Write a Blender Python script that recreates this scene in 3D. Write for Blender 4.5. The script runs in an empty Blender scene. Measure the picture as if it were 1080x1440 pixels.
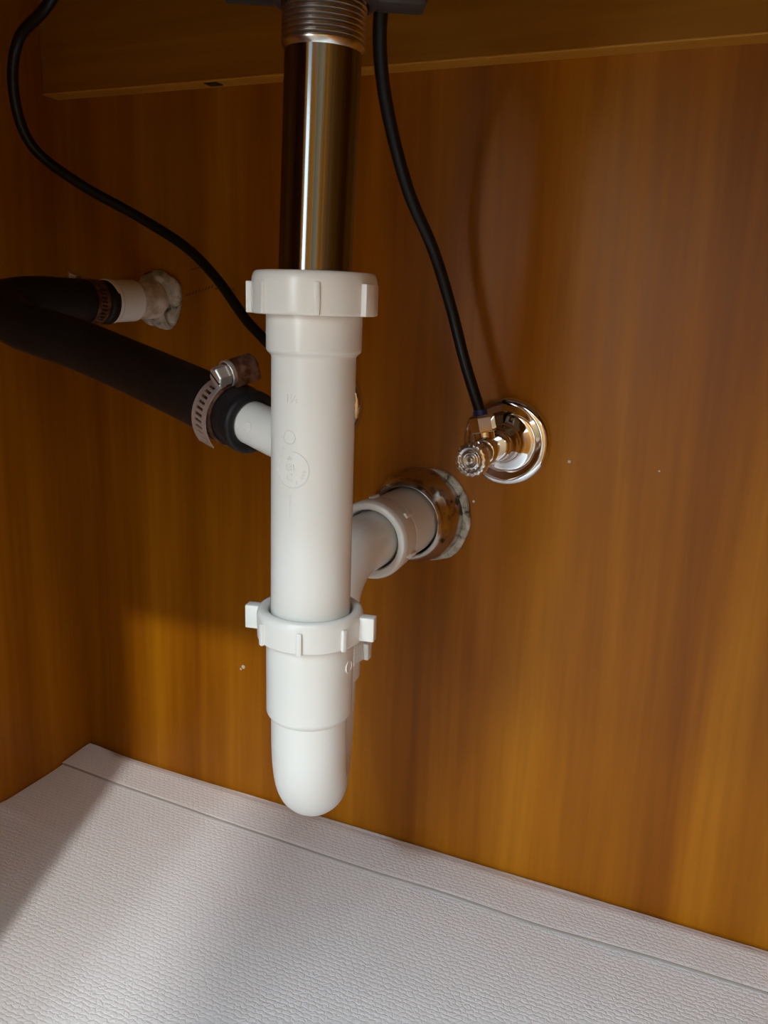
import bpy, bmesh, math, random
from mathutils import Vector, Matrix, noise
random.seed(4)
S = 0.001          # everything below is laid out in millimetres; origin = back left corner of the cabinet floor
scene = bpy.context.scene
C = scene.collection
PI = math.pi

# ------------------------------------------------------------------ camera
yaw, pitch, roll = 0.4183, 0.2387, -0.0339
fw = Vector((-math.sin(yaw)*math.cos(pitch), math.cos(yaw)*math.cos(pitch), -math.sin(pitch)))
rt0 = Vector((math.cos(yaw), math.sin(yaw), 0)); dn0 = fw.cross(rt0)
rt = math.cos(roll)*rt0 + math.sin(roll)*dn0
dn = -math.sin(roll)*rt0 + math.cos(roll)*dn0
cam = bpy.data.cameras.new('camera'); camo = bpy.data.objects.new('camera', cam); C.objects.link(camo)
M = Matrix((rt, -dn, -fw)).transposed().to_4x4(); M.translation = Vector((557.8, -578.1, 428.0))*S
camo.matrix_world = M
cam.sensor_fit = 'VERTICAL'; cam.sensor_height = 24.0; cam.lens = 24.0*1212.2/1440
cam.clip_start = 0.01; cam.clip_end = 50
scene.camera = camo

# ------------------------------------------------------------------ world, lights, exposure
w = bpy.data.worlds.new('kitchen'); scene.world = w; w.use_nodes = True
w.node_tree.nodes['Background'].inputs[0].default_value = (0.70, 0.89, 1.0, 1)
w.node_tree.nodes['Background'].inputs[1].default_value = 1.75
scene.view_settings.view_transform = 'Standard'; scene.view_settings.look = 'None'
scene.view_settings.exposure = 1.92; scene.view_settings.gamma = 1.0
scene.view_settings.use_curve_mapping = False

def lamp(name, loc, col, energy, radius):
    l = bpy.data.lights.new(name, 'POINT'); l.energy = energy; l.color = col; l.shadow_soft_size = radius
    o = bpy.data.objects.new(name, l); C.objects.link(o); o.location = Vector(loc)*S
    return o
lamp('ceiling_can_light', (1100, -2960, 2300), (1.0, 0.98, 0.94), 66, 0.040)
lamp('ceiling_can_light.001', (610, -2900, 2316), (0.74, 0.88, 1.0), 15, 0.065)
# tall daylight window across the kitchen
l = bpy.data.lights.new('kitchen_window', 'AREA'); l.shape = 'RECTANGLE'; l.size = 0.07; l.size_y = 1.3
l.energy = 2.2; l.color = (0.97, 0.98, 1.0)
o = bpy.data.objects.new('kitchen_window', l); C.objects.link(o)
o.location = Vector((-190, -3250, 900))*S
o.rotation_euler = (Vector((369, -236, 480)) - Vector((-190, -3250, 900))).to_track_quat('-Z', 'Y').to_euler()

# ------------------------------------------------------------------ materials
def mat(name, col, rough=0.5, metal=0.0, **kw):
    m = bpy.data.materials.new(name); m.use_nodes = True
    b = m.node_tree.nodes['Principled BSDF']
    b.inputs['Base Color'].default_value = (*col, 1); b.inputs['Roughness'].default_value = rough; b.inputs['Metallic'].default_value = metal
    for k, v in kw.items(): b.inputs[k.replace('_', ' ')].default_value = v
    return m
def nd(m, t, **kw):
    n = m.node_tree.nodes.new(t)
    for k, v in kw.items(): setattr(n, k, v)
    return n
def lk(m, a, b): m.node_tree.links.new(a, b)
def coords(m, scale, rot=(0, 0, 0)):
    tc = nd(m, 'ShaderNodeTexCoord'); mp = nd(m, 'ShaderNodeMapping')
    mp.inputs['Scale'].default_value = scale; mp.inputs['Rotation'].default_value = rot
    lk(m, tc.outputs['Object'], mp.inputs['Vector']); return mp.outputs['Vector']
def ntex(m, vec, scale, detail=3, rough=0.5, dist=0.0):
    n = nd(m, 'ShaderNodeTexNoise'); n.inputs['Scale'].default_value = scale; n.inputs['Detail'].default_value = detail
    n.inputs['Roughness'].default_value = rough; n.inputs['Distortion'].default_value = dist
    lk(m, vec, n.inputs['Vector']); return n.outputs['Fac']
def ramp(m, fac, stops):
    r = nd(m, 'ShaderNodeValToRGB'); e = r.color_ramp.elements
    while len(e) < len(stops): e.new(0.5)
    for i, (p, c) in enumerate(stops): e[i].position = p; e[i].color = (*c, 1)
    lk(m, fac, r.inputs['Fac']); return r.outputs['Color']
def mix(m, fac, a, b, mode='MIX'):
    n = nd(m, 'ShaderNodeMix', data_type='RGBA', blend_type=mode)
    if isinstance(fac, float): n.inputs[0].default_value = fac
    else: lk(m, fac, n.inputs[0])
    for i, v in ((6, a), (7, b)):
        if isinstance(v, tuple): n.inputs[i].default_value = (*v, 1)
        else: lk(m, v, n.inputs[i])
    return n.outputs[2]
def bump(m, h, strength, dist):
    n = nd(m, 'ShaderNodeBump'); n.inputs['Strength'].default_value = strength; n.inputs['Distance'].default_value = dist
    lk(m, h, n.inputs['Height']); lk(m, n.outputs['Normal'], m.node_tree.nodes['Principled BSDF'].inputs['Normal'])
def base(m, c): lk(m, c, m.node_tree.nodes['Principled BSDF'].inputs['Base Color'])
def rgh(m, fac, lo, hi):
    n = nd(m, 'ShaderNodeMapRange'); n.inputs[3].default_value = lo; n.inputs[4].default_value = hi
    lk(m, fac, n.inputs[0]); lk(m, n.outputs[0], m.node_tree.nodes['Principled BSDF'].inputs['Roughness'])

def wood(name, axis, dark, mid, light, rough=(0.33, 0.5), off=(0, 0, 0)):
    m = mat(name, mid, 0.4, Specular_IOR_Level=0.2)
    long = {'x': (0.9, 20, 20), 'z': (20, 20, 0.9)}[axis]
    v = coords(m, long)
    v2 = coords(m, tuple(s*7 for s in long))
    v3 = coords(m, tuple(s*0.35 for s in long))
    a = ntex(m, v, 1.0, 4, 0.55, 0.5); b = ntex(m, v2, 1.0, 3, 0.6); c = ntex(m, v3, 1.0, 2, 0.5, 0.8)
    col = ramp(m, a, [(0.28, dark), (0.5, mid), (0.74, light)])
    fine = ramp(m, b, [(0.30, (0.70, 0.66, 0.60)), (0.62, (1, 1, 1))])
    wide = ramp(m, c, [(0.32, (0.72, 0.68, 0.62)), (0.66, (1.1, 1.1, 1.1))])
    col = mix(m, 0.55, col, fine, 'MULTIPLY'); col = mix(m, 0.8, col, wide, 'MULTIPLY')
    base(m, col); rgh(m, b, *rough); bump(m, b, 0.08, 0.0006)
    return m
WD = ((0.23, 0.064, 0.0008), (0.345, 0.113, 0.0012), (0.46, 0.174, 0.004))
M_wood = wood('stained_plywood', 'z', *WD)
M_rail = wood('stained_rail', 'x', (0.26, 0.090, 0.003), (0.33, 0.125, 0.004), (0.40, 0.165, 0.01), (0.4, 0.55))
M_edge = wood('light_rail_edge', 'x', (0.50, 0.22, 0.02), (0.58, 0.27, 0.03), (0.66, 0.33, 0.05), (0.4, 0.55))
M_pvc = mat('white_pvc', (0.79, 0.79, 0.75), 0.25)
v = coords(M_pvc, (1, 1, 1)); bump(M_pvc, ntex(M_pvc, v, 900, 2), 0.03, 0.0002)
M_thread = mat('worn_thread', (0.62, 0.60, 0.56), 0.22, 1.0)
M_steel = mat('brushed_steel', (0.17, 0.17, 0.168), 0.2, 1.0)
v = coords(M_steel, (30, 30, 500)); rgh(M_steel, ntex(M_steel, v, 1.5, 3), 0.06, 0.12)
M_chrome = mat('chrome', (0.80, 0.79, 0.78), 0.06, 1.0)
M_stain = mat('stained_chrome', (0.62, 0.60, 0.56), 0.15, 1.0)
v = coords(M_stain, (1, 1, 1)); f = ntex(M_stain, v, 70, 4, 0.6)
base(M_stain, ramp(M_stain, f, [(0.36, (0.10, 0.075, 0.05)), (0.46, (0.55, 0.52, 0.48)), (0.7, (0.7, 0.68, 0.65))])); rgh(M_stain, f, 0.4, 0.08)
M_caulk = mat('cracked_caulk', (0.55, 0.53, 0.46), 0.7)
v = coords(M_caulk, (1, 1, 1)); f = ntex(M_caulk, v, 75, 5, 0.6, 0.8)
base(M_caulk, ramp(M_caulk, f, [(0.36, (0.03, 0.022, 0.012)), (0.44, (0.34, 0.31, 0.24)), (0.62, (0.62, 0.60, 0.54))])); bump(M_caulk, f, 0.6, 0.002)
M_putty = mat('smeared_putty_pvc', (0.62, 0.54, 0.43), 0.6)
v = coords(M_putty, (1, 1, 1)); f = ntex(M_putty, v, 120, 4); base(M_putty, ramp(M_putty, f, [(0.38, (0.42, 0.34, 0.24)), (0.6, (0.68, 0.60, 0.49))])); bump(M_putty, f, 0.5, 0.0015)
M_rubber = mat('black_rubber', (0.010, 0.010, 0.011), 0.42, Specular_IOR_Level=0.28)
v = coords(M_rubber, (1, 1, 1)); f = ntex(M_rubber, v, 60, 5, 0.65, 1.0)
base(M_rubber, ramp(M_rubber, f, [(0.60, (0.008, 0.008, 0.009)), (0.80, (0.05, 0.05, 0.052))])); rgh(M_rubber, f, 0.35, 0.6)
M_tube = mat('black_tube', (0.006, 0.006, 0.006), 0.4, Specular_IOR_Level=0.3)
M_band = mat('clamp_steel', (0.78, 0.77, 0.75), 0.36, 0.8)
M_rust = mat('rusty_steel', (0.2, 0.09, 0.05), 0.5, 0.6)
v = coords(M_rust, (1, 1, 1)); f = ntex(M_rust, v, 220, 4); base(M_rust, ramp(M_rust, f, [(0.4, (0.10, 0.035, 0.02)), (0.65, (0.26, 0.15, 0.10))]))
M_nutblk = mat('dark_grey_plastic', (0.030, 0.030, 0.032), 0.5)
M_blue = mat('blue_plastic', (0.012, 0.025, 0.16), 0.4)
M_knob = mat('ribbed_clear_knob', (0.72, 0.72, 0.70), 0.12, 0.85)
M_black = mat('dark_recess', (0.015, 0.008, 0.004), 0.8)
M_pencil = mat('pencil', (0.10, 0.035, 0.006), 0.7)
M_fleck = mat('paint_fleck', (0.6, 0.56, 0.52), 0.6)
M_floorout = mat('kitchen_tile', (0.12, 0.085, 0.06), 0.4)
M_sink = mat('sink_porcelain', (0.55, 0.55, 0.53), 0.3)
M_counter = mat('counter_underside', (0.24, 0.15, 0.07), 0.7)
M_hemline = mat('grey_brown_line', (0.36, 0.32, 0.28), 0.8)
# woven white liner
M_mat = mat('white_woven_liner', (0.90, 0.895, 0.91), 0.62)
v = coords(M_mat, (1, 1, 1))
br = nd(M_mat, 'ShaderNodeTexBrick'); br.offset = 0.5
for k, val in dict(Scale=1.0, Mortar_Size=0.0010, Mortar_Smooth=1.0, Brick_Width=0.0052, Row_Height=0.0034).items(): br.inputs[k.replace('_', ' ')].default_value = val
br.inputs['Color1'].default_value = (1, 1, 1, 1); br.inputs['Color2'].default_value = (0.8, 0.8, 0.8, 1); br.inputs['Mortar'].default_value = (0, 0, 0, 1)
nz = nd(M_mat, 'ShaderNodeTexNoise'); nz.inputs['Scale'].default_value = 260; nz.inputs['Detail'].default_value = 2
mxv = nd(M_mat, 'ShaderNodeVectorMath', operation='MULTIPLY_ADD'); mxv.inputs[1].default_value = (0.0045, 0.0045, 0)
lk(M_mat, v, nz.inputs['Vector']); lk(M_mat, nz.outputs['Color'], mxv.inputs[0]); lk(M_mat, v, mxv.inputs[2]); lk(M_mat, mxv.outputs[0], br.inputs['Vector'])
f2 = ntex(M_mat, v, 900, 2)
h = mix(M_mat, 0.3, br.outputs['Color'], f2)
bump(M_mat, h, 0.4, 0.0010)

# ------------------------------------------------------------------ mesh helpers (mm)
def mk(name, verts, faces, m, parent=None, smooth=True, angle=35):
    me = bpy.data.meshes.new(name)
    me.from_pydata([Vector(v)*S for v in verts], [], faces); me.validate()
    bm = bmesh.new(); bm.from_mesh(me); bmesh.ops.recalc_face_normals(bm, faces=bm.faces); bm.to_mesh(me); bm.free()
    if smooth:
        for p in me.polygons: p.use_smooth = True
        me.set_sharp_from_angle(angle=math.radians(angle))
    me.materials.append(m)
    o = bpy.data.objects.new(name, me); C.objects.link(o)
    if parent is not None:
        o.parent = parent; o.matrix_parent_inverse = Matrix.Translation(-parent.location)
    return o
def thing(name, label, cat, loc, group=None):
    o = bpy.data.objects.new(name, None); C.objects.link(o); o.location = Vector(loc)*S
    o.empty_display_size = 0.02; o['label'] = label; o['category'] = cat
    if group: o['group'] = group
    return o
def tag(o, label, cat, group=None):
    o['label'] = label; o['category'] = cat
    if group: o['group'] = group
    return o
def struct(o, label=None):
    o['kind'] = 'structure'
    if label: o['label'] = label
    return o
class G:
    """collects verts / faces"""
    def __init__(s): s.v = []; s.f = []
    def add(s, v, f):
        n = len(s.v); s.v += [tuple(x) for x in v]; s.f += [tuple(i+n for i in q) for q in f]; return s
    def mk(s, *a, **k): return mk(a[0], s.v, s.f, *a[1:], **k)
def frame(axis):
    a = Vector(axis).normalized()
    t = Vector((0, 0, 1)) if abs(a.z) < 0.9 else Vector((1, 0, 0))
    u = a.cross(t).normalized(); return u, a.cross(u).normalized(), a
def lathe(org, axis, prof, n=64, ref=None):
    """prof: (radius, distance along axis) pairs; an open-ended profile is closed on the axis when radius is 0"""
    u, v, a = frame(axis); org = Vector(org); V = []; F = []; rows = []
    for r, d in prof:
        if r < 1e-6: rows.append([len(V)]); V.append(org + a*d)
        else:
            rows.append(list(range(len(V), len(V)+n)))
            for i in range(n):
                t = 2*PI*i/n; V.append(org + a*d + (u*math.cos(t) + v*math.sin(t))*r)
    for A, B in zip(rows, rows[1:]):
        for i in range(n):
            j = (i+1) % n
            if len(A) == 1 and len(B) == 1: continue
            if len(A) == 1: F.append((A[0], B[i], B[j]))
            elif len(B) == 1: F.append((A[i], B[0], A[j]))
            else: F.append((A[i], B[i], B[j], A[j]))
    return V, F
def rnd(prof, rad=1.0, k=4):
    """round the corners of a profile"""
    out = [prof[0]]
    for p0, p1, p2 in zip(prof, prof[1:], prof[2:]):
        a = Vector(p0); b = Vector(p1); c = Vector(p2)
        d1 = (a-b).length; d2 = (c-b).length; q = min(rad, d1*0.45, d2*0.45)
        if q < 0.05: out.append(p1); continue
        s = b + (a-b).normalized()*q; e = b + (c-b).normalized()*q
        for i in range(k+1):
            t = i/k; x = s*(1-t)**2 + b*2*t*(1-t) + e*t*t; out.append((x.x, x.y))
    out.append(prof[-1]); return out
def box(lo, hi, bev=0.0, rot=None, org=(0, 0, 0)):
    bm = bmesh.new(); bmesh.ops.create_cube(bm, size=1)
    for v in bm.verts: v.co = Vector([lo[i] + (v.co[i]+0.5)*(hi[i]-lo[i]) for i in range(3)])
    if bev: bmesh.ops.bevel(bm, geom=list(bm.edges), offset=bev, segments=2, affect='EDGES', profile=0.5)
    bm.verts.index_update()
    V = [(rot @ v.co if rot else v.co) + Vector(org) for v in bm.verts]; F = [tuple(v.index for v in f.verts) for f in bm.faces]; bm.free()
    return V, F
def catmull(P, per=10):
    P = [Vector(p) for p in P]; Q = [P[0]*2-P[1]] + P + [P[-1]*2-P[-2]]; out = []
    for i in range(1, len(Q)-2):
        a, b, c, d = Q[i-1:i+3]
        for k in range(per):
            t = k/per; out.append(0.5*((2*b)+(c-a)*t+(2*a-5*b+4*c-d)*t*t+(3*b-a-3*c+d)*t**3))
    out.append(P[-1]); return out
def sweep(path, rad, n=32, cap=True):
    """tube along path; rad number or list"""
    V = []; F = []; N = len(path); path = [Vector(p) for p in path]
    R = rad if isinstance(rad, (list, tuple)) else [rad]*N
    T = [(path[min(i+1, N-1)]-path[max(i-1, 0)]).normalized() for i in range(N)]
    u = frame(T[0])[0]
    for i in range(N):
        u = (u - T[i]*u.dot(T[i])).normalized(); v = T[i].cross(u)
        for k in range(n):
            t = 2*PI*k/n; V.append(path[i] + (u*math.cos(t)+v*math.sin(t))*R[i])
    for i in range(N-1):
        for k in range(n): F.append((i*n+k, i*n+(k+1) % n, (i+1)*n+(k+1) % n, (i+1)*n+k))
    if cap: F.append(tuple(range(n))[::-1]); F.append(tuple((N-1)*n+k for k in range(n)))
    return V, F
def lugs(org, axis, r0, r1, d0, d1, width, count, phase, bev=0.7):
    """rectangular wings standing out of a nut"""
    u, v, a = frame(axis); out = []
    for i in range(count):
        t = phase + 2*PI*i/count; e = u*math.cos(t)+v*math.sin(t); s = a.cross(e)
        R = Matrix((e, s, a)).transposed()
        out.append(box((r0, -width/2, d0), (r1, width/2, d1), bev, R, org))
    return out
def ang(axis, d):
    """angle of direction d in the lathe frame of axis"""
    u, v, a = frame(axis); d = Vector(d); return math.atan2(d.dot(v), d.dot(u))

# ------------------------------------------------------------------ setting: the sink cabinet
def slab(name, lo, hi, m, label=None, bev=0.0, parent=None):
    o = mk(name, *box(lo, hi, bev), m, parent, smooth=False)
    if parent is None: struct(o, label)
    return o
wall_back = slab('wall_back', (0, 0, -18), (760, 12, 720), M_wood, 'amber stained plywood back panel of the sink cabinet')
wall_left = slab('wall_left', (-18, -565, -18), (0, 12, 720), M_wood, 'amber stained plywood left side panel of the cabinet')
slab('wall_right', (760, -565, -18), (778, 12, 720), M_wood, 'amber stained plywood right side panel of the cabinet')
slab('floor', (0, -565, -18), (760, 0, 0), M_wood, 'wooden cabinet floor panel under the white liner')
rail = slab('trim_1', (0, -17, 578.5), (760, 0, 690), M_rail, 'horizontal wooden mounting rail across the top of the back panel', 1.2)
mk('edge_band', *box((0.3, -17.3, 577.9), (759.7, -0.1, 579.3), 0.4), M_edge, rail, smooth=False)
mk('notch', *box((153, -15, 577.4), (164, -6, 578.6)), M_black, rail, smooth=False)
slab('wall_front', (-18, -585, -18), (250, -565, 720), M_wood, 'closed wooden front of the cabinet')
slab('trim_2', (250, -585, 572), (760, -565, 720), M_rail, 'top rail of the cabinet front frame')
slab('trim_3', (760, -585, -18), (800, -565, 720), M_rail, 'right stile of the cabinet front frame')
d = mk('door_1', *box((0, -9, -15), (425, 9, 600), 2, Matrix.Rotation(math.atan2(-395, 150), 3, 'Z'), (772, -596, 0)), M_wood, smooth=False)
struct(d, 'wooden cabinet door standing wide open')
struct(mk('wall_lamp_block', *box((631, -1420, -105), (1000, -1300, 2300)), M_counter, smooth=False), 'unseen wall pier added to shade the right side of the liner')  # unseen pier, added to cut the can light off the right of the liner
# underside of the counter with the hole for the bowl
V = []; F = []; n = 48
for z in (720, 750):
    for i in range(n):
        t = 2*PI*i/n; V.append((369+137*math.cos(t), -236+137*math.sin(t), z))
    for i in range(n):
        t = 2*PI*i/n; c, s = math.cos(t), math.sin(t); q = max(abs(c), abs(s)); c /= q; s /= q
        V.append((369 + c*(400 if c > 0 else 400), -236 + s*(248 if s > 0 else 360), z))
for b0 in (0, 2*n):
    for i in range(n):
        j = (i+1) % n; F.append((b0+i, b0+j, b0+n+j, b0+n+i))
for i in range(n):
    j = (i+1) % n; F += [(i, j, 2*n+j, 2*n+i), (n+i, n+j, 3*n+j, 3*n+i)]
struct(mk('ceiling', V, F, M_counter, smooth=False), 'underside of the countertop')
struct(mk('floor', *box((-2500, -4200, -125), (3500, -585, -105)), M_floorout, smooth=False), 'kitchen floor in front of the cabinet')
struct(mk('wall_light_block', *box((150, -3420, -105), (3500, -3330, 1350)), M_wood, smooth=False), 'unseen cabinet row added across the kitchen to block low light')  # unseen blocks, added to keep low kitchen light off the upper back panel
struct(mk('wall_light_block', *box((-2500, -3420, -105), (-400, -3330, 1350)), M_wood, smooth=False), 'unseen cabinet block added beside the window to block low light')
# pencil scribbles and paint flecks on the back panel
g = G()
def stroke(x0, z0, x1, z1, wd=0.9):
    d = Vector((x1-x0, 0, z1-z0)); L = d.length; d.normalize()
    g.add(*box((0, -0.12, -wd/2), (L, 0.05, wd/2), 0, Matrix((d, Vector((0, 1, 0)), d.cross(Vector((0, 1, 0))))).transposed(), (x0, 0, z0)))
for i in range(9): x = 122+i*3.1; z = 427+i*0.9; stroke(x, z, x+1.6, z+2.4)
for i in range(7): x = 150+i*2.6; stroke(x, 434+random.uniform(-1, 1), x+2.2, 435+random.uniform(-1, 1.6))
stroke(128, 448, 136, 449.5); stroke(136, 449.5, 143, 448); stroke(143, 448, 146, 452); stroke(140, 446, 147, 449)
g.mk('pencil_mark', M_pencil, wall_back, smooth=False)
for x, z, r in ((174, 121, 2.0), (171.5, 118.5, 1.1), (371, 291, 1.1), (437, 327, 1.2), (496, 327, 0.8)):
    mk('paint_fleck', *lathe((x, 0.1, z), (0, -1, 0), [(r, 0), (r*0.7, 0.3), (0, 0.35)], 8), M_fleck, wall_back)

# ------------------------------------------------------------------ white woven liner on the cabinet floor
def liner():
    X0, X1, Y0, Y1 = 1.5, 757, -560, -1.5
    nx, ny = 150, 112; V = []; F = []
    def top(x, y):
        z = 1.6 + 0.6*noise.noise(Vector((x*0.012, y*0.012, 0)))
        z += 3.4*math.exp(-((x-4)**2+(y+6)**2)/900.0)               # corner curling up
        z += 1.3*math.exp(-((y+112+0.10*x)/5)**2)*math.exp(-(x/75)**2)   # short crease from the side panel
        z += 1.0*math.exp(-((x-20+ (y+30)*0.5)/4)**2)*math.exp(-((y+35)/28)**2)
        return max(z, 0.8)
    for zoff in (0, 1):
        for j in range(ny+1):
            for i in range(nx+1):
                a = (i/nx)**1.3; b = 1-(1-j/ny)**1.5
                x = X0+(X1-X0)*a; y = Y0+(Y1-Y0)*b
                if j == ny: y -= 1.5
                V.append((x, y, top(x, y) if zoff == 0 else 0.05))
    w_ = nx+1; k = w_*(ny+1)
    for j in range(ny):
        for i in range(nx):
            q = (j*w_+i, j*w_+i+1, (j+1)*w_+i+1, (j+1)*w_+i); F.append(q); F.append(tuple(r+k for r in q[::-1]))
    for i in range(nx): F.append((i, i+1, i+1+k, i+k)); F.append((ny*w_+i, ny*w_+i+1, ny*w_+i+1+k, ny*w_+i+k))
    for j in range(ny): F.append((j*w_, (j+1)*w_, (j+1)*w_+k, j*w_+k)); F.append((j*w_+nx, (j+1)*w_+nx, (j+1)*w_+nx+k, j*w_+nx+k))
    o = tag(mk('shelf_liner', V, F, M_mat, angle=60), 'white woven shelf liner covering the cabinet floor', 'liner')
    V = []; F = []; n = 160
    ys = [-1.5, -4, -10, -20, -30, -37.3, -39.4, -40.0, -39, -36.3, -32]
    for i in range(n+1):
        x = 1.5+755.5*i/n
        e = 2.4*noise.noise(Vector((x*0.012, 7, 0))) - 9*math.sin(x*PI/700)
        for q, y in enumerate(ys):
            yy = y + (0.8*noise.noise(Vector((x*0.06, 1, 0))) if q == 0 else e if q > 3 else e*0.5)
            z = (0.1, 3.4, 3.4, 3.4, 3.5, 3.6, 3.5, 3.2, 2.6, 2.2, 1.9)[q]
            V.append((x, yy, z + (3.6*math.exp(-((x-4)**2+(y+6)**2)/900.0) if 0 < q else 0)))
    m_ = len(ys)
    for i in range(n):
        for j in range(m_-1): F.append((i*m_+j, (i+1)*m_+j, (i+1)*m_+j+1, i*m_+j+1))
    mk('hem', V, F, M_mat, o, angle=60)
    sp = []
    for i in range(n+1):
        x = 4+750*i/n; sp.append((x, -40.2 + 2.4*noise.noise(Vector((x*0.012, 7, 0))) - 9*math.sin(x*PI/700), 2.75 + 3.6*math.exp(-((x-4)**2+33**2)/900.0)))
    mk('hem_line', *sweep(sp, 0.85, 8), M_hemline, o)['label'] = 'thin grey-brown line along the hem'  # grey-brown line drawn as a thin cord along the hem edge
liner()

# ------------------------------------------------------------------ sink bowl and steel drain
AX, AY = 369.0, -236.0
CAM = Vector((0.483, -0.876, 0))
tag(mk('sink_bowl', *lathe((AX, AY, 0), (0, 0, 1), [(19, 561), (40, 567), (75, 592), (95, 630), (120, 682), (136, 722), (150, 752), (150, 757), (130, 757), (114, 684), (89, 636), (70, 600), (38, 574), (19, 568), (19, 561)], 64), M_sink),
    'pale round sink bowl above the steel drain pipe', 'sink')
t = thing('sink_drain', 'brushed steel drain tailpiece with threaded top under the sink', 'drain pipe', (AX, AY, 420))
TILT = Vector((0.028, 0, 1))          # the steel pipe leans slightly
o0 = (AX-0.4, AY, 425)
mk('tube', *lathe(o0, TILT, [(14.6, 0), (15.9, 0.0), (15.9, 103), (16.2, 103.6)], 96), M_steel, t)
prof = [(15.9, 101.6), (17.2, 103.2)]; z = 103.2
for i in range(13): prof += [(17.35, z+0.45), (17.35, z+0.95), (16.3, z+1.45), (16.3, z+1.75)]; z += 2.1
prof += [(16.5, 135), (14, 135)]
mk('threaded_collar', *lathe(o0, TILT, prof, 96), M_thread, t)
g = G(); zn = 548.6
g.add(*lathe((AX+3, AY, zn), (0, 0, 1), rnd([(17.6, 13), (17.6, -5), (21, -4.5), (24, 0), (27, 1), (28, 13), (17.6, 13)], 1.2), 64))
for s, a in ((1, 0.50), (-1, 0.50)):
    e = Vector((math.cos(a), math.sin(a), 0))*s; R = Matrix((e, Vector((0, 0, 1)).cross(e), Vector((0, 0, 1)))).transposed()
    g.add(*box((20, -7, -4.5), (41, 7, 9), 2.0, R, (AX+3, AY, zn)))
g.mk('wing_locknut', M_nutblk, t)['label'] = 'dark grey plastic locknut with two wings'

# ------------------------------------------------------------------ white tailpiece with dishwasher branch
t = thing('branch_tailpiece', 'white plastic tailpiece with side branch below the steel drain', 'pipe', (AX, AY, 275))
RW = 18.9
mk('body', *lathe((AX, AY, 0), (0, 0, 1), rnd([(16.5, 262), (RW, 262), (RW, 404), (21.2, 405.8), (21.3, 432), (16.5, 432), (16.5, 262)], 1.0), 96), M_pvc, t)
def slipnut(name, org, axis, prof, lug_list, parent):
    g = G(); g.add(*lathe(org, axis, prof, 72))
    for L in lug_list:
        for b in L: g.add(*b)
    return g.mk(name, M_pvc, parent)
up = (0, 0, 1)
def lugset(org, axis, dirs, r0, r1, d0, d1, w_, bev=0.6):
    return [lugs(org, axis, r0, r1, d0, d1, w_, 1, ang(axis, d), bev)[0] for d in dirs]
def hdir(deg):
    """horizontal direction, degrees to the right of the direction to the viewer side (-y turned to +x)"""
    a = math.radians(deg); base_ = Vector((0.483, -0.876, 0)); s = Vector((0.876, 0.483, 0)); return base_*math.cos(a)+s*math.sin(a)
o0 = (AX, AY, 421.5)
big = [hdir(x) for x in (48, 132, 228, -62-0)]
slipnut('slip_nut', o0, up, rnd([(21.4, 0.0), (27.5, 0), (27.5, 14.8), (26.4, 18.2), (16.1, 18.6), (16.1, 15.0), (21.4, 13)], 1.6),
        [lugset(o0, up, [hdir(52), hdir(145), hdir(-92), hdir(-160)], 26, 29.8, 0.2, 13.6, 6.4),
         lugset(o0, up, [hdir(-52), hdir(2), hdir(100), hdir(190)], 26.8, 28.5, 0.2, 13.8, 2.4)], t)
# side branch
BD = Vector((-0.915, 0.385, 0.15)).normalized(); BO = Vector((AX, AY, 360.5))
br_ = mk('branch', *lathe(BO, BD, rnd([(0, 6), (10.9, 6), (10.9, 74), (0, 74)], 1), 48), M_pvc, t)
# embossed marks
def wrap(V, z0, deg, R, rotz=0.0):
    out = []; c, s = math.cos(rotz), math.sin(rotz)
    for x, y, h in V:
        x, y = x*c-y*s, x*s+y*c
        a = math.radians(-90+deg) + x/R
        out.append((AX+(R+h)*math.cos(a), AY+(R+h)*math.sin(a), z0+y))
    return out
def text_mesh(txt, size):
    cu = bpy.data.curves.new('t', 'FONT'); cu.body = txt; cu.size = size; cu.extrude = 0.34; cu.align_x = 'CENTER'; cu.align_y = 'CENTER'; cu.resolution_u = 3
    ob = bpy.data.objects.new('t', cu); C.objects.link(ob)
    dg = bpy.context.evaluated_depsgraph_get(); dg.update()
    me = bpy.data.meshes.new_from_object(ob.evaluated_get(dg))
    V = [tuple(v.co) for v in me.vertices]; F = [tuple(p.vertices) for p in me.polygons]
    bpy.data.objects.remove(ob); bpy.data.curves.remove(cu); bpy.data.meshes.remove(me); return V, F
def flat_ring(r, wd, n=48, a0=0, a1=2*PI, h=0.32):
    V = []; F = []
    for i in range(n+1):
        t_ = a0+(a1-a0)*i/n; c, s = math.cos(t_), math.sin(t_)
        for rr, hh in ((r-wd/2, -0.2), (r-wd/4, h), (r+wd/4, h), (r+wd/2, -0.2)): V.append((rr*c, rr*s, hh))
    for i in range(n):
        for j in range(3): F.append((i*4+j, i*4+j+1, i*4+j+5, i*4+j+4))
    return V, F
g = G()
V, F = text_mesh('1\u00bd', 5.2); g.add(wrap(V, 386, -1, RW), F)
V, F = flat_ring(2.9, 0.55); g.add(wrap(V, 369.3, -4, RW), F)
V, F = flat_ring(8.1, 0.6, a0=2.2, a1=2.2+5.6); g.add(wrap(V, 355, 0, RW), F)
V, F = text_mesh('EB', 4.6); g.add(wrap([(x-0.8, y+0.9, h) for x, y, h in V], 355, 0, RW), F)
V, F = text_mesh('C', 5.0); g.add(wrap([(x-1.2, y-3.6, h) for x, y, h in V], 355, 0, RW), F)
V, F = text_mesh('db', 2.4); g.add(wrap([(x-1.0, y+5.0, h) for x, y, h in V], 355, 0, RW), F)
V, F = text_mesh('G', 1.9); g.add(wrap([(x-4.4, y+9.3, h) for x, y, h in V], 355, 0, RW), F)
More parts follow.
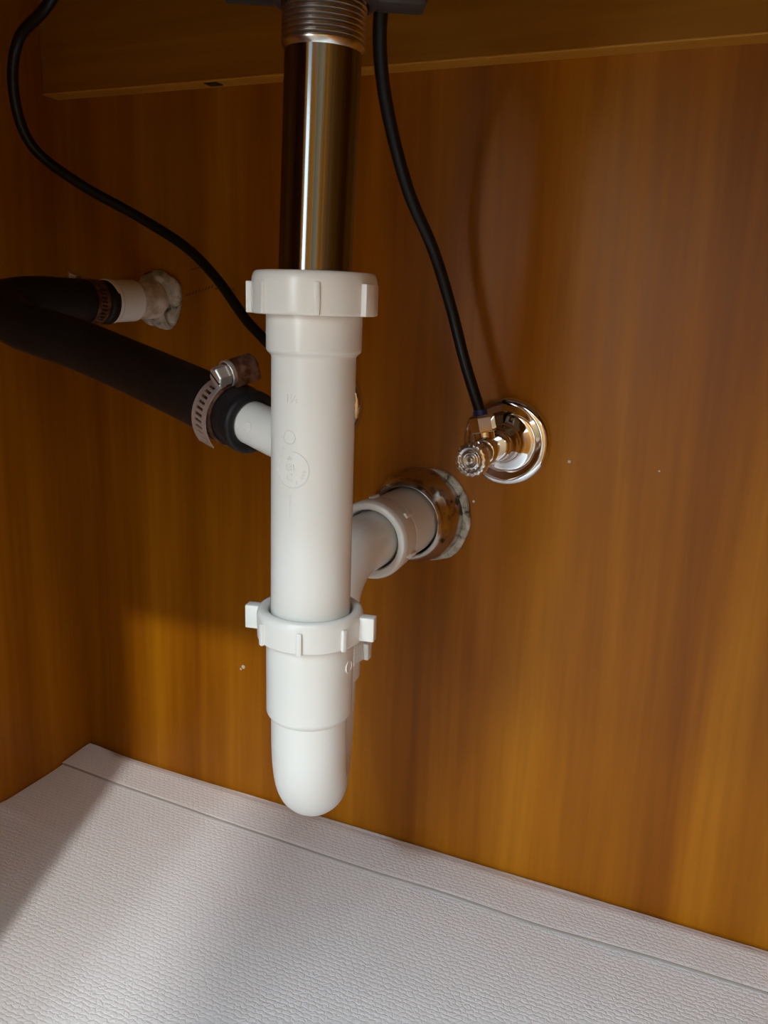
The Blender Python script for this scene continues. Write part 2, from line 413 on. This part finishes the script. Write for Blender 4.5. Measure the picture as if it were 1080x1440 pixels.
for i, ch in enumerate('F-409'):
    V, F = text_mesh(ch, 2.2); a = -1.12+i*0.26; c, s = math.cos(a+PI/2), math.sin(a+PI/2)
    g.add(wrap([(x*c-y*s+6.1*math.cos(a), x*s+y*c+6.1*math.sin(a), h) for x, y, h in V], 355, 0, RW), F)
V, F = box((-0.3, -5, -0.2), (0.3, 5, 0.2)); g.add(wrap([tuple(x) for x in V], 338.5, -2.5, RW), F)
em = g.mk('embossed_mark', M_pvc, t, angle=25)
em['label'] = 'raised moulded lettering and round mark'
u_, v_, a_ = frame(BD); e = (Vector((0.48, -0.876, -0.02)) - BD*Vector((0.48, -0.876, -0.02)).dot(BD)).normalized(); s_ = BD.cross(e)
V, F = flat_ring(2.6, 0.6)
ro = []
for x, y, h_ in V:
    a = x/10.9+0.0; ro.append(BO + BD*(37.0+y) + (e*math.cos(a)+s_*math.sin(a))*(10.9+h_))
mk('ring_mark', ro, F, M_pvc, br_)

# ------------------------------------------------------------------ J-bend trap
t = thing('drain_trap', 'white plastic P trap with J bend and elbow arm running to the back panel', 'drain trap', (AX, AY, 160))
BX, BY = 328.5, -142.0
zc = 222.5; dv = Vector((BX-AX, BY-AY, 0)); R = dv.length/2; hd = dv.normalized(); mid = Vector((AX, AY, zc)) + dv/2
rb = 18.6
path = [Vector((AX, AY, 262)), Vector((AX, AY, 240))]
for i in range(33):
    a = PI*i/32; path.append(mid - hd*R*math.cos(a) - Vector((0, 0, 1))*R*math.sin(a))
path += [Vector((BX, BY, 236))]
mk('bend', *sweep(path, rb, 64, cap=False), M_pvc, t)
mk('front_socket', *lathe((AX, AY, 0), up, rnd([(17, 232), (18.8, 229.6), (20.9, 232.5), (21.1, 276), (19.2, 276), (19.2, 240)], 1.0), 80), M_pvc, t)
mk('rear_socket', *lathe((BX, BY, 0), up, rnd([(17, 202), (18.8, 202), (20.9, 205), (21.1, 230), (19.2, 230)], 1.0), 64), M_pvc, t)
pr = rnd([(21.3, 0), (25.2, 0), (25.6, 12), (24.6, 14.6), (22.6, 15.2), (20.2, 14.4), (19.6, 11), (19.6, 2)], 1.2)
o0 = (AX, AY, 271.0)
slipnut('slip_nut', o0, up, pr,
        [lugset(o0, up, [hdir(72), hdir(-107)], 24.4, 32.2, 1.2, 13.0, 6.2, 0.8),
         lugset(o0, up, [hdir(-11), hdir(37), hdir(-60), hdir(110), hdir(170), hdir(220)], 24.8, 26.9, 0.1, 10.8, 2.6)], t)
o0 = (BX, BY, 219.0)
slipnut('slip_nut', o0, up, pr,
        [lugset(o0, up, [hdir(65), hdir(-115)], 24.4, 28.6, 0.6, 11.0, 6.2, 0.8),
         lugset(o0, up, [hdir(-11), hdir(37), hdir(-60), hdir(110)], 24.8, 26.9, 0.1, 10.8, 2.6)], t)
# small round moulding mark on the right flank of the bend
a = hdir(62); so = Vector((AX, AY, 259)) + a*21.0
V, F = lathe(so, a, rnd([(3.2, -0.6), (3.2, 0.35), (2.6, 0.35), (2.6, 0.0), (0, 0.0)], 0.1), 24); mk('moulding_mark', V, F, M_pvc, t)

# ------------------------------------------------------------------ trap arm to the wall
path = [Vector((BX, BY, 221)), Vector((BX, BY, 236)), Vector((BX, BY, 243))]
Rb = 34
for i in range(17):
    a = PI/2*i/16; path.append(Vector((BX+(330-BX)*i/16, BY+Rb-Rb*math.cos(a), 243+Rb*math.sin(a))))
path += [Vector((330, -80, 277)), Vector((330, -6, 277))]
mk('elbow_tube', *sweep(path, 18.6, 56), M_pvc, t)
ax = (0, -1, 0); AZ = 277; EX = 330.0; o0 = (EX, -67, 277)
lg = [Vector((math.cos(a), 0, math.sin(a))) for a in [math.radians(x) for x in (100, 40, -22, 160, 220, 280)]]
slipnut('slip_nut', o0, ax, rnd([(21.3, 0), (25.2, 0), (26.0, 12), (26.4, 19), (25.2, 22.2), (23.0, 22.6), (20.6, 21.6), (20.0, 17), (20.0, 4)], 1.2),
        [lugset(o0, ax, lg, 24.6, 27.2, 0.2, 10, 3.6, 0.5)], t)
mk('adapter', *lathe((330, -69, 277), (0, 1, 0), rnd([(18, 0), (22.8, 0), (22.8, 5), (23.6, 6), (23.6, 40), (23.6, 63), (18, 63)], 0.8), 64), M_pvc, t)
t = thing('drain_escutcheon', 'stained chrome bell flange around the drain pipe at the back panel', 'flange', (330, -2, 277))
mk('bell', *lathe((330, 0, 277), (0, -1, 0), rnd([(25.0, 27), (25.4, 31), (26.4, 31.5), (29.0, 29), (31.8, 22), (33.8, 13), (34.8, 6), (35.5, 2.0), (33, 1.0)], 1.5, 5), 80), M_stain, t)
V, F = lathe((330, 0, 277), (0, -1, 0), rnd([(30, 1.5), (34, 4.2), (38, 4.0), (39.6, 2.6), (40.0, 0.1), (30, 0.1)], 0.8), 96)
def thin(v):
    d = Vector((v[0]-330, 0, v[2]-277)); a = math.degrees(math.atan2(d.z, d.x)); k = min(1, max(0.15, (85-abs(a-2))/35))
    r = d.length; r = 34 + (r-34)*k if r > 34 else r
    return Vector((330, v[1]*(0.3+0.7*k), 277)) + d.normalized()*r
V = [thin(v) for v in V]
V = [Vector(v) + (Vector((v[0]-330, 0, v[2]-277)).normalized()*0.9*noise.noise(Vector(v)*0.09) + Vector((0, -0.8*noise.noise(Vector(v)*0.16) if v[1] < -1 else 0, 0))) for v in V]
mk('caulk_ring', V, F, M_caulk, t)['label'] = 'cracked off-white caulk ring'

# ------------------------------------------------------------------ chrome stop valves
def valve(x, z, label, turn=0.0):
    t = thing('stop_valve', label, 'valve', (x, 0, z))
    fl = mk('escutcheon', *lathe((x, 0, z), (0, -1, 0), rnd([(31.0, 0.1), (31.2, 2.2), (29.6, 5.4), (26.5, 6.6), (20, 6.2), (13, 9.5), (10.4, 15), (9.9, 21), (8, 21)], 2.2, 6), 96), M_chrome, t)
    g = G()
    g.add(*lathe((x, 0, z), (0, -1, 0), rnd([(0, 10), (8.0, 10), (8.0, 23), (10.8, 23.4), (10.8, 27), (9.2, 28), (9.2, 53), (7.8, 56), (0, 56)], 0.8), 40))
    g.mk('valve_body', M_chrome, t)
    # outlet, leaning towards the supply tube
    od = Vector((-0.27, 0.05, 1)).normalized(); oo = Vector((x, -46, z))
    g = G(); g.add(*lathe(oo, od, rnd([(0, 0), (6.6, 0), (6.6, 15), (7.2, 15), (7.2, 16), (0, 16)], 0.5), 32)); g.mk('outlet', M_chrome, t)
    mk('compression_nut', *lathe(oo, od, rnd([(0, 11), (7.8, 11.4), (8.4, 13), (8.4, 21.4), (7.4, 23), (0, 23)], 0.6), 6), M_chrome, t, angle=20)
    mk('sleeve', *lathe(oo, od, rnd([(0, 22), (4.6, 22), (4.6, 26.4), (0, 26.4)], 0.5), 24), M_blue, t)['label'] = 'blue plastic ferrule sleeve'
    # stem and ribbed knob on the front
    mk('stem', *lathe((x, 0, z), (0, -1, 0), [(0, 54), (4.2, 54), (4.2, 64), (0, 64)], 24), M_chrome, t)
    V, F = lathe((x, 0, z-2.5), (-0.06, -1, -0.02), rnd([(0, 58), (7.5, 58), (10.2, 59), (11.0, 60), (11.0, 66), (10.2, 68), (7.8, 68.6), (6.6, 67.4), (5.4, 68.6), (4.2, 68.8), (3.2, 67.2), (1.8, 68.8), (0, 69)], 0.5, 3), 72)
    W = []
    for i, v in enumerate(V):
        d = Vector((v[0]-x+4, 0, v[2]-z+2.5)); a = math.atan2(d.z, d.x); k = 0.35*math.cos(18*a) if d.length > 7 else 0
        W.append(Vector(v) + d.normalized()*k if d.length > 0.1 else v)
    mk('knob', W, F, M_knob, t)['label'] = 'round ribbed clear knob'
    return oo + od*24
e1 = valve(393, 337, 'chrome stop valve with round wall flange feeding the right black tube')
e2 = valve(250, 352, 'chrome stop valve mostly hidden behind the white tailpiece')
tag(mk('supply_tube', *sweep(catmull([(376, -88, 690), (366, -112, 640), (358, -135, 600), (354, -143, 574), (348, -130.5, 552), (343.6, -106.6, 526), (345.8, -81, 491.7), (353, -56, 461), (362.5, -45, 427), (373.5, -43, 392), tuple(e1)], 10), 3.7, 20), M_tube),
    'black flexible supply tube dropping from behind the drain to the chrome valve', 'supply tube')
tag(mk('supply_tube', *sweep(catmull([(160, -88, 700), (130, -98, 655), (97, -103, 611), (62, -98, 592), (49.6, -93, 561), (50, -80, 529), (76, -63, 505), (114, -45, 483.5), (150.5, -38, 463), (178, -38, 441), (206, -41, 412), (228, -43, 394), tuple(e2)], 10), 3.7, 20), M_tube),
    'black flexible supply tube looping past the left side panel', 'supply tube')

# ------------------------------------------------------------------ drain hose, clamps, wall stub
HE = BO + BD*54                       # end of the hose on the branch
hp = catmull([(88, -58, 421), (83, -85, 422), (78, -118, 422), (84, -147, 417), (112, -161, 407), (165, -164, 396), (220, -175, 384.5), tuple(HE+BD*24), tuple(HE)], 10)
RH = 15.5
V, F = sweep(hp, RH, 48, cap=False)
# inner wall so that the open end shows its thickness
g = G(); g.add(V, F)
ip = hp[-12:]; V, F = sweep(ip, 11.0, 48, cap=False); g.add(V, F)
n0 = len(hp)*48-48; n1 = len(hp)*48 + len(ip)*48-48
# annular lip, slightly bulged
lip = lathe(HE, -BD, rnd([(15.5, 0), (16.0, 1.0), (16.0, 5.0), (15.0, 6.4), (12.4, 6.8), (10.95, 5.6), (10.95, 0)], 0.9), 48); g.add(*lip)
g.add(*lathe(Vector((88, -58, 421)), Vector((0.18, 1, -0.04)), rnd([(15.4, -1), (16.4, 1), (16.4, 6), (13, 7)], 0.6), 48))
tag(g.mk('drain_hose', M_rubber), 'thick black rubber hose curving from the wall stub to the white branch', 'hose')

def clamp(name, pos, axis, label, screw_dir, full=True):
    a = Vector(axis).normalized(); pos = Vector(pos); sd = Vector(screw_dir); sd = (sd - a*sd.dot(a)).normalized(); td = a.cross(sd)
    t = thing(name, label, 'hose clamp', pos)
    def band(nm, r0, r1, d0, d1, a0, a1, m, pitch=2.9, slots=True):
        n = max(4, int(abs(a1-a0)*r0/pitch)); ys = [d0, d0+(d1-d0)*0.26, d0+(d1-d0)*0.74, d1]; V = []; F = []
        cols = []
        for i in range(n*2+1):
            f_ = i/(n*2); an = a0+(a1-a0)*f_; r = r0+(r1-r0)*f_**3; col = []
            for j, y in enumerate(ys):
                sh = 0.05 if j >= 2 else 0.0
                for th in (0, 0.7):
                    col.append(len(V)); V.append(pos + a*y + (sd*math.cos(an+sh)+td*math.sin(an+sh))*(r+th))
            cols.append(col)
        for i in range(n*2):
            A, B = cols[i], cols[i+1]
            for j in range(3):
                hole = slots and j == 1 and i % 2 == 1 and 1 < i < n*2-2
                i0, o0_, i1, o1 = A[2*j], A[2*j+1], A[2*j+2], A[2*j+3]
                k0, p0, k1, p1 = B[2*j], B[2*j+1], B[2*j+2], B[2*j+3]
                if not hole: F += [(o0_, o1, p1, p0), (i0, k0, k1, i1)]
                else: F += [(i0, o0_, p0, k0), (i1, k1, p1, o1), (i0, i1, o1, o0_), (k0, p0, p1, k1)]
            F += [(A[0], A[1], B[1], B[0]), (A[6], B[6], B[7], A[7])]
        for c in (cols[0], cols[-1]): F += [(c[0], c[1], c[3], c[2]), (c[2], c[3], c[5], c[4]), (c[4], c[5], c[7], c[6])]
        return mk(nm, V, F, m, t, angle=30)
    return t, band, a, sd, td, pos
# near clamp on the branch end
cp = HE + BD*14
t, band, a, sd, td, pos = clamp('hose_clamp', cp, BD, 'steel worm drive hose clamp with slotted band beside the white branch', (0.10, -0.35, 1.0))
band('band', RH+0.3, RH+0.3, -6.0, 6.0, 0.0, 2*PI-0.02, M_rust)
sg = 1 if td.dot(CAM) > 0 else -1
band('band_tail', RH+1.3, RH+4.2, -4.5, 8.0, 0.15*sg, 2.25*sg, M_band)
# worm housing and screw lie across the top of the hose, tangential
hc = pos + sd*(RH+6.0) + td*sg*(-7) + a*(-2); ht = td*sg
g = G(); g.add(*lathe(hc, -ht, rnd([(0, -6.5), (6.0, -6.5), (6.4, -5), (6.4, 7.5), (5.6, 9), (0, 9)], 0.8), 32))
R_ = Matrix((a, ht, sd)).transposed()
g.add(*box((-6.0, -9, -6.4), (6.0, 6, -1), 0.6, R_, hc)); g.mk('worm_housing', M_rust, t)
mk('housing_collar', *lathe(hc, ht, rnd([(5.9, 4.6), (6.9, 4.6), (6.9, 7.2), (5.9, 7.2), (5.9, 4.6)], 0.5), 32), M_band, t)
V, F = lathe(hc, ht, rnd([(0, 6.5), (5.3, 6.5), (5.3, 13), (4.6, 14), (0, 14)], 0.5), 6)
sc = mk('screw_head', V, F, M_band, t, angle=20)
V, F = box((-4.3, 13.2, -0.6), (4.3, 14.15, 0.6), 0, Matrix((Vector(a)*0.8+sd*0.6, ht, sd*0.8-Vector(a)*0.6)).transposed(), hc)
mk('screw_slot', V, F, M_black, sc, smooth=False)
# far clamp at the wall stub
fa = Vector((0.10, 1, -0.01)).normalized()
t, band, a, sd, td, pos = clamp('hose_clamp', (86, -68, 421.2), fa, 'rusty steel hose clamp on the hose end at the wall stub', (-1, 0, 0.4))
band('band', RH+0.3, RH+0.3, -5.5, 5.5, 0.0, 2*PI-0.02, M_rust)
hc = pos + sd*(RH+6); mk('worm_housing', *lathe(hc, td, rnd([(0, -8), (6, -8), (6.2, 8), (0, 8)], 0.8), 24), M_rust, t)
mk('screw_head', *lathe(hc, td, rnd([(0, 7), (5, 7), (5, 13), (0, 13)], 0.5), 6), M_band, t, angle=20)
# wall stub
t = thing('wall_stub', 'putty smeared white pipe stub coming out of the back panel into the hose', 'pipe', (97, 0, 424))
sa = Vector((-0.17, -1, -0.045)).normalized(); so = Vector((97.3, 0, 424.0))
V, F = lathe(so, sa, rnd([(10, -0.5), (15.2, -0.5), (14.6, 12), (14.2, 30), (10, 30)], 0.8), 64)
V = [Vector(v) + Vector((noise.noise(Vector(v)*0.12), 0, noise.noise(Vector(v)*0.12+Vector((9, 9, 9))))) for v in V]
mk('pipe', V, F, M_putty, t)
mk('collar', *lathe(so, sa, rnd([(10, 27), (15.0, 27), (15.9, 29), (15.9, 49), (16.6, 50), (16.6, 55), (10, 56)], 0.8), 64), M_pvc, t)
V, F = lathe(so, (0, -1, 0), rnd([(10, 0.1), (23, 0.1), (23.5, 3), (20, 6.5), (15.5, 7.5), (10, 8)], 1.2), 72)
V = [Vector(v) + (Vector((v[0]-so.x, 0, v[2]-so.z)).normalized()*3.0*noise.noise(Vector(v)*0.07) + Vector((0, -2.2*abs(noise.noise(Vector(v)*0.11)) if v[1] < -1.5 else 0, 0))) for v in V]
mk('caulk_ring', V, F, M_caulk, t)['label'] = 'lumpy cracked off-white caulk'
